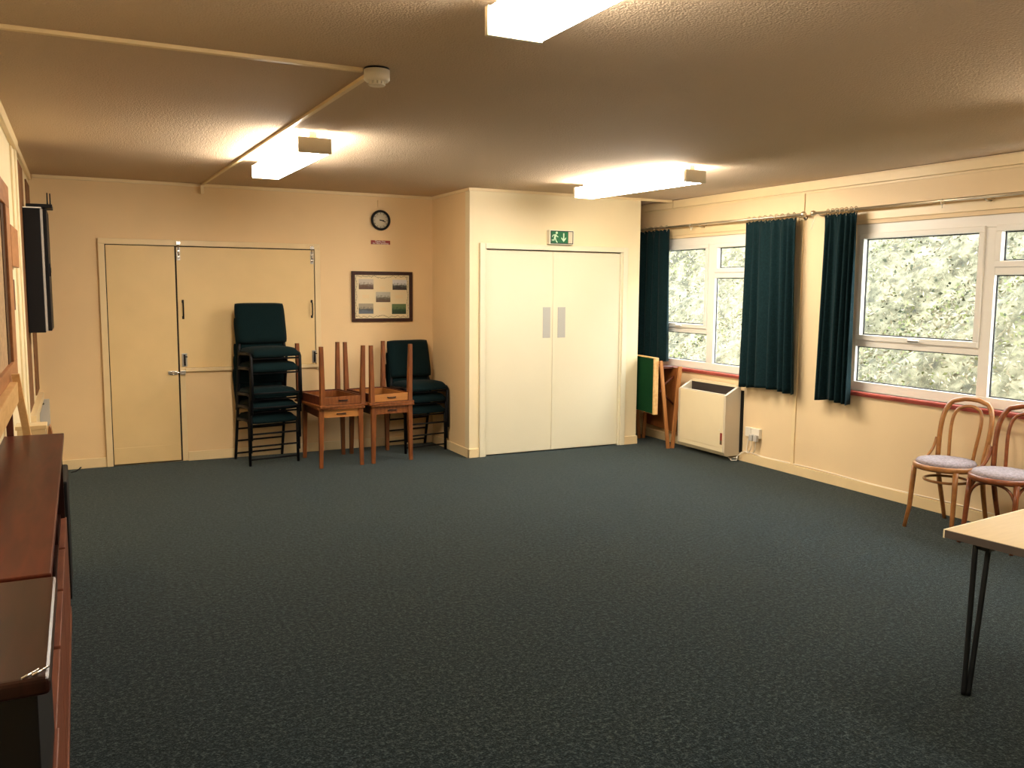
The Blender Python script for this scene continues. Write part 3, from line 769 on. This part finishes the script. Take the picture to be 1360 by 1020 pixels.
for k, z, lab in ((0, 0, 'dark teal stacking chair at the foot of the short stack behind the small tables'),
                  (1, .115, 'dark teal stacking chair in the middle of the short stack behind the small tables'),
                  (2, .23, 'dark teal stacking chair on top of the short stack behind the small tables')):
    dup(first, stackpos(cB, rzB, k, z), rzB, lab)

# ------------------------------------------------------------------ small wooden tables with a drawer, stacked top to top
TH = .5375
def make_table(label, loc, rz, drawer, hx=.225):
    t = thing('side_table', label, 'table', loc, rz, 'small wooden drawer tables')
    hy = .30
    bm = B(); box(bm, -hx, hx, -hy, hy, TH-.02, TH, .004); obj('top', bm, 'teak', t)
    bm = B(); z0, z1 = TH-.095, TH-.02; a, b = hx-.028, hy-.028
    box(bm, -a, -a+.018, -b+.02, b, z0, z1); box(bm, a-.018, a, -b+.02, b, z0, z1); box(bm, -a+.018, a-.018, b-.018, b, z0, z1)
    obj('apron', bm, 'teakdark', t)
    bm = B(); box(bm, -a+.022, a-.022, -b-.006, -b+.012, z0+.004, z1-.003, .002)
    box(bm, -a+.03, -a+.042, -b+.012, b-.06, z0+.006, z1-.012); box(bm, a-.042, a-.03, -b+.012, b-.06, z0+.006, z1-.012); box(bm, -a+.03, a-.03, b-.072, b-.06, z0+.006, z1-.012)
    d = obj('drawer', bm, drawer, t)
    bm = B(); tube(bm, [(-.042, -b-.007, (z0+z1)/2-.004), (-.034, -b-.016, (z0+z1)/2), (.034, -b-.016, (z0+z1)/2), (.042, -b-.007, (z0+z1)/2-.004)], .005, 6); obj('drawer_pull', bm, 'blackplastic', d)
    for sx in (-1, 1):
        for sy in (-1, 1):
            bm = B(); taper(bm, (sx*(hx-.026), sy*(hy-.026), 0), (.015, .015), (sx*(hx-.034), sy*(hy-.034), TH-.02), (.021, .021)); obj('leg', bm, 'teak', t)
    return t
t1 = make_table('small teak drawer table standing on the floor next to the tall chair stack', (2.038, 7.80, 0), math.radians(2), 'teaklight', .212)
t2 = make_table('small teak drawer table standing on the floor in front of the short chair stack', (2.505, 7.83, 0), math.radians(5), 'teak', .212)
t3 = make_table('small teak table turned upside down on the left floor-standing table', (2.024, 7.80, 2*TH), math.radians(4), 'teak')
t4 = make_table('small teak table with pale drawer turned upside down on the right floor-standing table', (2.480, 7.83, 2*TH), math.radians(4), 'teaklight')
for o in (t3, t4): o.rotation_euler = (0, PI, math.radians(9))

# ------------------------------------------------------------------ bentwood chairs by the right wall
def bentwood(label, loc, rz, m, ring):
    """faces -y locally"""
    t = thing('bentwood_chair', label, 'chair', loc, rz, 'bentwood chairs against the right wall')
    SH = .45
    bm = B(); lathe(bm, [(.155, SH-.036), (.196, SH-.036), (.203, SH-.026), (.203, SH-.008), (.196, SH), (.155, SH)], 40); obj('seat_rim', bm, m, t)
    bm = B(); lathe(bm, [(0, SH-.012), (.176, SH-.012), (.186, SH+.004), (.178, SH+.020), (.12, SH+.031), (0, SH+.034)], 40); obj('seat_pad', bm, 'seatpad', t)
    def bez(P0, P1, P2, P3, n=10):
        return [tuple((1-u)**3*a+3*u*(1-u)**2*b+3*u*u*(1-u)*c+u**3*d for a, b, c, d in zip(P0, P1, P2, P3)) for u in [i/n for i in range(n+1)]]
    # outer hoop continuing into the rear legs
    half = bez((.150, .275, 0), (.150, .225, .18), (.155, .165, .32), (.160, .165, .46), 10)[:-1]
    half += bez((.160, .165, .46), (.168, .185, .60), (.205, .230, .81), (.10, .258, .852), 14)[:-1]
    half += [(.05, .263, .861), (0, .265, .863)]
    full = half+[(-x, y, z) for x, y, z in reversed(half[:-1])]
    n = len(full); rad = [.0165 if .12 < i/n < .88 else .0165-.003*(1-min(i, n-1-i)/(n*.12)) for i in range(n)]
    bm = B(); tube(bm, full, rad, 10); obj('back_hoop', bm, m, t, label='bent hoop forming back and rear legs')
    ih = bez((.085, .168, SH-.01), (.088, .185, .60), (.135, .225, .77), (.055, .246, .806), 14)[:-1]+[(.03, .250, .814), (0, .251, .816)]
    ih += [(-x, y, z) for x, y, z in reversed(ih[:-1])]
    bm = B(); tube(bm, ih, .0115, 10); obj('inner_hoop', bm, m, t)
    for s in (-1, 1):
        bm = B(); tube(bm, [(s*.145, -.125, SH-.03), (s*.149, -.133, .30), (s*.153, -.145, .14), (s*.165, -.172, 0)], [.0175, .017, .015, .0125], 10); obj('leg', bm, m, t)
        bm = B(); tube(bm, bez((s*.196, .04, SH-.018), (s*.202, .09, SH+.0), (s*.186, .155, SH+.03), (s*.186, .180, SH+.135), 10), .010, 8); obj('back_brace', bm, m, t)
    if ring:
        bm = B(); tube(bm, [(.135*math.cos(a), .135*math.sin(a)+.012, .335) for a in [i*2*PI/32 for i in range(32)]], .009, 8, True); obj('stretcher', bm, m, t)
    else:
        for (x0, y0, x1, y1) in ((-.147, -.130, .147, -.130), (-.147, -.130, -.155, .19), (.147, -.130, .155, .19)):
            cx, cy = (x0+x1)/2, (y0+y1)/2
            bm = B(); tube(bm, bez((x0, y0, .24), (x0, y0, .38), (cx+(x0-cx)*.6, cy+(y0-cy)*.6, SH-.044), (cx, cy, SH-.044), 8), .009, 8)
            obj('arched_brace', bm, m, t); bm = B()
            tube(bm, bez((x1, y1, .24), (x1, y1, .38), (cx+(x1-cx)*.6, cy+(y1-cy)*.6, SH-.044), (cx, cy, SH-.044), 8), .009, 8); obj('arched_brace', bm, m, t)
    return t
bentwood('bentwood chair with a ring stretcher and mauve grey pad, further from the table', (5.165, 3.86, 0), math.radians(-84), 'bent', True)
bentwood('reddish bentwood chair with arched braces, behind the pale table corner', (5.17, 3.45, 0), math.radians(-84), 'bentred', False)

# ------------------------------------------------------------------ pale table at the right edge
TZ = .655
t = thing('folding_table', 'pale laminate folding table with black tube legs at the right edge', 'table', (3.037, 2.263, 0), math.radians(-6.7))
# local: +x along far edge, -y along the left edge
LX, LY = .76, 1.52
t.rotation_euler = (0, 0, math.radians(6.7))
bm = B(); box(bm, .004, LX-.004, -LY+.004, -.004, TZ-.003, TZ, .001); obj('laminate_top', bm, 'tabletop', t)
bm = B(); box(bm, .006, LX-.006, -LY+.006, -.006, TZ-.030, TZ-.003); obj('core_board', bm, 'tableunder', t)
bm = B(); box(bm, 0, LX, -.007, 0, TZ-.034, TZ+.001, .002); box(bm, 0, LX, -LY, -LY+.007, TZ-.034, TZ+.001, .002); box(bm, LX-.007, LX, -LY, 0, TZ-.034, TZ+.001, .002)
obj('edge_lip', bm, 'lip', t, label='cream plastic edging')
bm = B(); box(bm, 0, .006, -LY+.007, -.007, TZ-.032, TZ-.001, .001); obj('edge_strip', bm, 'tableunder', t, label='dark edge strip')  # darker than the cream lip on the other edges
bm = B(); box(bm, .03, LX-.03, -.17, -.12, TZ-.055, TZ-.03, .002); obj('under_rail', bm, 'legmetal', t)
bm = B(); box(bm, .03, LX-.03, -LY+.12, -LY+.17, TZ-.055, TZ-.03, .002); obj('under_rail', bm, 'legmetal', t)
for x, sx in ((.045, 1), (LX-.045, -1)):
    for y, sy in ((-.12, 1), (-LY+.12, -1)):
        bm = B()
        tube(bm, [(x-.022*sx, y, TZ-.03), (x-.018*sx, y+.003*sy, TZ-.06), (x-.005*sx, y+.018*sy, .02), (x-.004*sx, y+.019*sy, 0)], .0105, 10)
        tube(bm, [(x+.026*sx, y-.03*sy, TZ-.03), (x+.022*sx, y-.026*sy, TZ-.06), (x+.006*sx, y+.004*sy, .02), (x+.005*sx, y+.006*sy, 0)], .0105, 10)
        tube(bm, [(x-.022*sx, y, TZ-.038), (x+.026*sx, y-.03*sy, TZ-.038)], .0105, 8)
        obj('leg', bm, 'legmetal', t)

# ------------------------------------------------------------------ left wall: cabinets and what stands round them
t = thing('sideboard', 'long mahogany sideboard with a reddish top along the left wall', 'cabinet', (XL, 2.325, 0))
L, dp, hh = 2.24, .245, .90
bm = B(); box(bm, .0, dp, 0, L, hh-.022, hh, .004); obj('top', bm, 'mahog', t)
bm = B(); box(bm, .016, .03, .01, L-.01, .06, hh-.022); box(bm, .03, dp-.03, .01, .03, .06, hh-.022); box(bm, .03, dp-.012, L-.03, L-.01, .06, hh-.022); box(bm, .03, dp-.03, .03, L-.03, .50, .52); box(bm, .03, dp-.03, .03, L-.03, .06, .08)
for k in range(1, 4): box(bm, .03, dp-.03, k*L/4-.01, k*L/4+.01, .08, hh-.022)
obj('carcass', bm, 'mahogdark', t)
for k in range(4):
    bm = B(); box(bm, dp-.03, dp-.006, .012+k*L/4, (k+1)*L/4-.012, .085, .50, .003); obj('door', bm, 'redwood', t)
bm = B(); box(bm, .02, dp-.004, .005, L-.005, 0, .06, .002); obj('plinth', bm, 'redwood', t)

t = thing('record_cabinet', 'dark glossy cabinet with a rounded lid at the near end of the sideboard', 'cabinet', (XL, 1.70, 0))
bm = B()
prism(bm, [(0, .86), (0, .90), (.615, .90), (.615, .855), (.03, .855), (.012, .858)], 0, .262, Matrix.Translation((0, 0, 0)) @ Matrix(((0, 0, 1, 0), (1, 0, 0, 0), (0, 1, 0, 0), (0, 0, 0, 1))))
bm.free(); bm = B()
box(bm, 0, .258, 0, .615, .862, .897, .014, None, 4); obj('lid', bm, 'mahogdark', t)
bm = B(); box(bm, .01, .235, .025, .605, .05, .862, .003); obj('body', bm, 'blackplastic', t)  # black body colour stands for the shade on the near end
bm = B(); box(bm, .235, .246, .03, .60, .06, .52, .003); obj('lower_door', bm, 'redwood', t)
bm = B(); box(bm, .02, .243, .02, .605, 0, .05, .002); obj('plinth', bm, 'redwood', t)
bm = B()
for k in (0, 1):  # bars put in for the bright reflection strokes on the lid
    p = Vector((.212+k*.016, .012+k*.006-.004, .899))
    tube(bm, [p, p+Vector((.026, .030, .0005))], .0022, 8)
obj('highlight_bars', bm, 'chrome', t, label='two small chrome bars standing for reflection highlights')

t = thing('trestle', 'pale wooden trestle rail with a slanting leg behind the sideboard', 'trestle', (-.285, 4.66, 0))
bm = B(); box(bm, -.015, .018, -1.75, -.022, 1.046, 1.142, .004); obj('rail', bm, 'pine', t)
bm = B(); taper(bm, (.150, .02, 0), (.016, .020), (.008, .02, 1.175), (.016, .020)); obj('leg', bm, 'pine', t)
bm = B(); taper(bm, (-.022, -.045, 0), (.014, .016), (-.022, -.045, 1.04), (.014, .016)); obj('leg', bm, 'teakdark', t, label='dark leg against the wall')
bm = B(); box(bm, -.012, .015, -1.72, -1.68, .90, 1.046, .003); obj('foot_block', bm, 'pine', t)

t = thing('equipment_case', 'black case standing on the carpet beyond the far end of the sideboard', 'case', (XL, 4.80, 0))
bm = B(); box(bm, .018, .243, 0, .48, .012, .62, .010); obj('shell', bm, 'blackplastic', t)
for y in (.04, .44):
    for x in (.05, .21):
        bm = B(); lathe(bm, [(0, 0), (.012, 0), (.012, .014), (0, .014)], 10, Matrix.Translation((x, y, 0))); obj('rubber_foot', bm, 'blackmetal', t)
bm = B(); tube(bm, [(.13, .16, .618), (.13, .17, .645), (.13, .31, .645), (.13, .32, .618)], .007, 8); obj('carry_handle', bm, 'blackmetal', t)
t = thing('storage_box', 'cream box with a brown rounded end resting on the black case', 'box', (XL, 4.86, .652))
bm = B(); box(bm, .035, .160, 0, .12, 0, .228, .004); box(bm, .028, .165, -.006, .126, .228, .248, .003); obj('box_body', bm, 'trim', t)
bm = B(); prism(bm, [(.166, .0), (.166, .19), (.170, .225), (.176, .240), (.183, .225), (.189, .18), (.190, .0)], .02, .11, Matrix(((1, 0, 0, 0), (0, 0, 1, 0), (0, 1, 0, 0), (0, 0, 0, 1)))); obj('rounded_end', bm, 'oakframe', t)

t = thing('noticeboard', 'large brown-framed cork noticeboard on the left wall', 'noticeboard', (XL, 4.6, 1.095))
bm = B(); y0, y1, f = -1.0, .69, .11; hb = 1.00
box(bm, 0, .03, y0, y1, hb-f, hb, .004); box(bm, 0, .03, y0, y1, 0, f, .004); box(bm, 0, .03, y0, y0+f, f, hb-f, .004); box(bm, 0, .03, y1-.26, y1, f, hb-f, .004)
obj('frame', bm, 'oakframe', t)
bm = B(); box(bm, .001, .018, y1-.42, y1-.26, f, hb-f); obj('inner_bead', bm, 'framedark', t)
bm = B(); box(bm, 0, .014, y0+f, y1-.42, f, hb-f); obj('cork_panel', bm, 'cork', t)
bm = B(); box(bm, XL, XL+.028, 5.36, 5.97, 1.69, 1.91, .004); tag(obj('wooden_plaque', bm, 'oakframe'), 'small brown wooden plaque on the left wall beside the noticeboard', 'plaque')
bm = B(); box(bm, XL, XL+.014, 5.55, 5.68, 1.45, 1.62, .002); tag(obj('wooden_strip', bm, 'teakdark'), 'thin dark wooden strip on the left wall below the plaque', 'wood strip')

bm = B(); box(bm, XL, XL+.010, 6.50, 7.30, .72, 2.42, .002); tag(obj('pinboard', bm, 'hessian'), 'tall brown pinboard behind the black wall cabinet, nearer to the noticeboard', 'pinboard', 'brown pinboards on the left wall')
bm = B(); box(bm, XL, XL+.010, 7.80, 8.32, .72, 2.40, .002); tag(obj('pinboard', bm, 'hessian'), 'tall narrow brown pinboard in the far left corner', 'pinboard', 'brown pinboards on the left wall')
bm = B(); box(bm, XL, XL+.04, 6.8, 8.31, .63, .69, .005); struct('trim_9', bm, 'trim')

t = thing('network_cabinet', 'black wall-mounted network cabinet on the left wall', 'cabinet', (XL, 7.0, 1.255))
bm = B(); box(bm, .012, .118, 0, .52, 0, .868, .004); obj('body', bm, 'blackplastic', t)
bm = B(); box(bm, .118, .134, .002, .518, .01, .862, .002); obj('grey_rim', bm, 'greyplastic', t)
bm = B(); box(bm, .134, .158, 0, .52, .012, .866, .004); d = obj('door', bm, 'blackmetal', t)
bm = B(); tube(bm, [(.160+.001, .04+.024*math.cos(a), .44+.04*math.sin(a)) for a in [i*2*PI/20 for i in range(20)]], .006, 8, True); box(bm, .158, .17, .025, .055, .42, .46, .004); obj('latch_ring', bm, 'blackmetal', d)
bm = B(); box(bm, .0, .012, .05, .47, .05, .82); obj('wall_bracket', bm, 'greyplastic', t)
bm = B(); box(bm, .012, .125, .004, .40, .868, .876, .001); tag(obj('paper_sheet', bm, 'signwhite'), 'white sheet lying on top of the black network cabinet', 'paper'); bpy.data.objects['paper_sheet'].location = (XL, 7.0, 1.255)
t = thing('router', 'black router with two aerials on top of the network cabinet', 'router', (XL, 7.05, 2.131))
bm = B(); box(bm, .03, .195, 0, .25, 0, .026, .006); obj('router_body', bm, 'blackplastic', t)
for x, y in ((.165, .02), (.182, .06)):
    bm = B(); tube(bm, [(x, y, .024), (x, y, .04), (x, y, .105)], [.0055, .0045, .004], 8); obj('aerial', bm, 'blackplastic', t)

t = thing('junction_box', 'grey plastic junction box low in the far left corner', 'junction box', (-.295, D1, .40))
bm = B(); box(bm, -.034, .042, -.05, 0, 0, .225, .004); obj('box_body', bm, 'greyplastic', t)
bm = B(); lathe(bm, [(0, 0), (.010, 0), (.008, .006), (0, .008)], 12, wallmtx(-.006, -.05, .19)); obj('cable_entry', bm, 'inkbrown', t)
bm = B(); tube(bm, [(-.11, 8.20, .006), (-.075, 8.24, .006), (-.055, 8.26, .014), (-.035, 8.275, .030)], .005, 6); tag(obj('cable_end', bm, 'blackplastic'), 'loose black cable end on the carpet by the back skirting', 'cable')

# ------------------------------------------------------------------ outside: a rough grassy bank close to the windows
bm = B(); nx, ny = 60, 120
rnd = random.Random(4)
def bankz(x, y):
    u = max(0, x-6.7)
    return -.35+u*.92+.12*math.sin(1.7*y+.6*x)+.10*math.sin(3.1*x+2.3*y)+.05*math.sin(7*y+5*x)
vs = {}
for i in range(nx+1):
    for j in range(ny+1):
        x = 5.95+i/nx*7.5; y = .5+j/ny*16.5
        vs[i, j] = bm.verts.new((x, y, bankz(x, y)+rnd.uniform(-.03, .03)))
for i in range(nx):
    for j in range(ny):
        f = bm.faces.new([vs[i, j], vs[i+1, j], vs[i+1, j+1], vs[i, j+1]]); f.smooth = True
M['bank'] = bank_mat('dry_grass_bank', [(.008, .007, .004), (.055, .05, .025), (.155, .14, .085), (.24, .21, .14)], 5)
o = obj('bank_ground', bm, 'bank'); o['kind'] = 'structure'
def scatter(name, n, m, seed, size, thin, flt, label, cat):
    rnd = random.Random(seed); bm = B()
    for _ in range(n):
        x = 6.25+rnd.random()**1.3*5.2; y = 1.8+rnd.random()*(13.2)
        if not flt(x, y, rnd): continue
        z = bankz(x, y)
        s = size*rnd.uniform(.5, 1.5); a = rnd.uniform(0, 2*PI); el = rnd.uniform(-.3, 1.2)
        d = Vector((math.cos(a)*math.cos(el), math.sin(a)*math.cos(el), math.sin(el)))*s
        w = d.cross(Vector((rnd.uniform(-1, 1), rnd.uniform(-1, 1), rnd.uniform(-1, 1)))); 
        if w.length < 1e-5: continue
        w.normalize(); w *= s*thin
        p = Vector((x, y, z+rnd.uniform(-.02, .14)))
        bm.faces.new([bm.verts.new(p), bm.verts.new(p+d*.5+w), bm.verts.new(p+d), bm.verts.new(p+d*.5-w)])
    o = obj(name, bm, m); o['kind'] = 'stuff'; tag(o, label, cat)
def nz(x, y): return math.sin(1.9*x+.7*y)*math.sin(1.3*y-.8*x)+.5*math.sin(4.3*x+3.1*y)
M['straw'] = bank_mat('pale_dead_grass', [(.145, .12, .07), (.225, .195, .13), (.30, .265, .20)], 9)
M['leafgreen'] = bank_mat('pale_green_leaves', [(.06, .07, .022), (.125, .135, .05), (.21, .21, .10)], 7)
M['bramble'] = bank_mat('dark_bramble_leaves', [(.010, .013, .007), (.028, .035, .016), (.06, .06, .035)], 7)
scatter('dead_grass', 42000, 'straw', 1, .062, .15, lambda x, y, r: True, 'pale dead grass and leaves all over the bank outside', 'grass')
scatter('green_leaves', 30000, 'leafgreen', 2, .042, .34, lambda x, y, r: nz(x, y)+r.uniform(-.6, .6) > .15, 'light green leaves in patches on the bank outside', 'leaves')
scatter('bramble_leaves', 20000, 'bramble', 3, .04, .36, lambda x, y, r: nz(x+2, y+1)+r.uniform(-.5, .5) > .45, 'darker bramble leaves in clumps on the bank outside', 'leaves')

# ------------------------------------------------------------------ daylight, camera, colour
w = bpy.data.worlds.new('overcast_sky'); S.world = w; w.use_nodes = True
bg = w.node_tree.nodes['Background']; bg.inputs['Color'].default_value = (.90, .96, 1.0, 1); bg.inputs['Strength'].default_value = 14.0

f, h = 1158.6083, 1.59305
yaw, pitch, roll = .46067, .10950, .00752
fw = Vector((math.sin(yaw)*math.cos(pitch), math.cos(yaw)*math.cos(pitch), -math.sin(pitch)))
rt = Vector((math.cos(yaw), -math.sin(yaw), 0)); up = rt.cross(fw)
r2 = rt*math.cos(roll)+up*math.sin(roll); u2 = -rt*math.sin(roll)+up*math.cos(roll)
cam = bpy.data.cameras.new('camera'); co = bpy.data.objects.new('camera', cam); COL.objects.link(co)
cam.sensor_fit = 'HORIZONTAL'; cam.sensor_width = 36; cam.lens = 36*f/1360; cam.clip_start = .02
mw = Matrix((r2, u2, -fw)).transposed().to_4x4(); mw.translation = Vector((0, 0, h)); co.matrix_world = mw
S.camera = co
S.view_settings.view_transform = 'Standard'; S.view_settings.look = 'None'
S.view_settings.gamma = 1; S.view_settings.use_curve_mapping = False
S.view_settings.exposure = 0
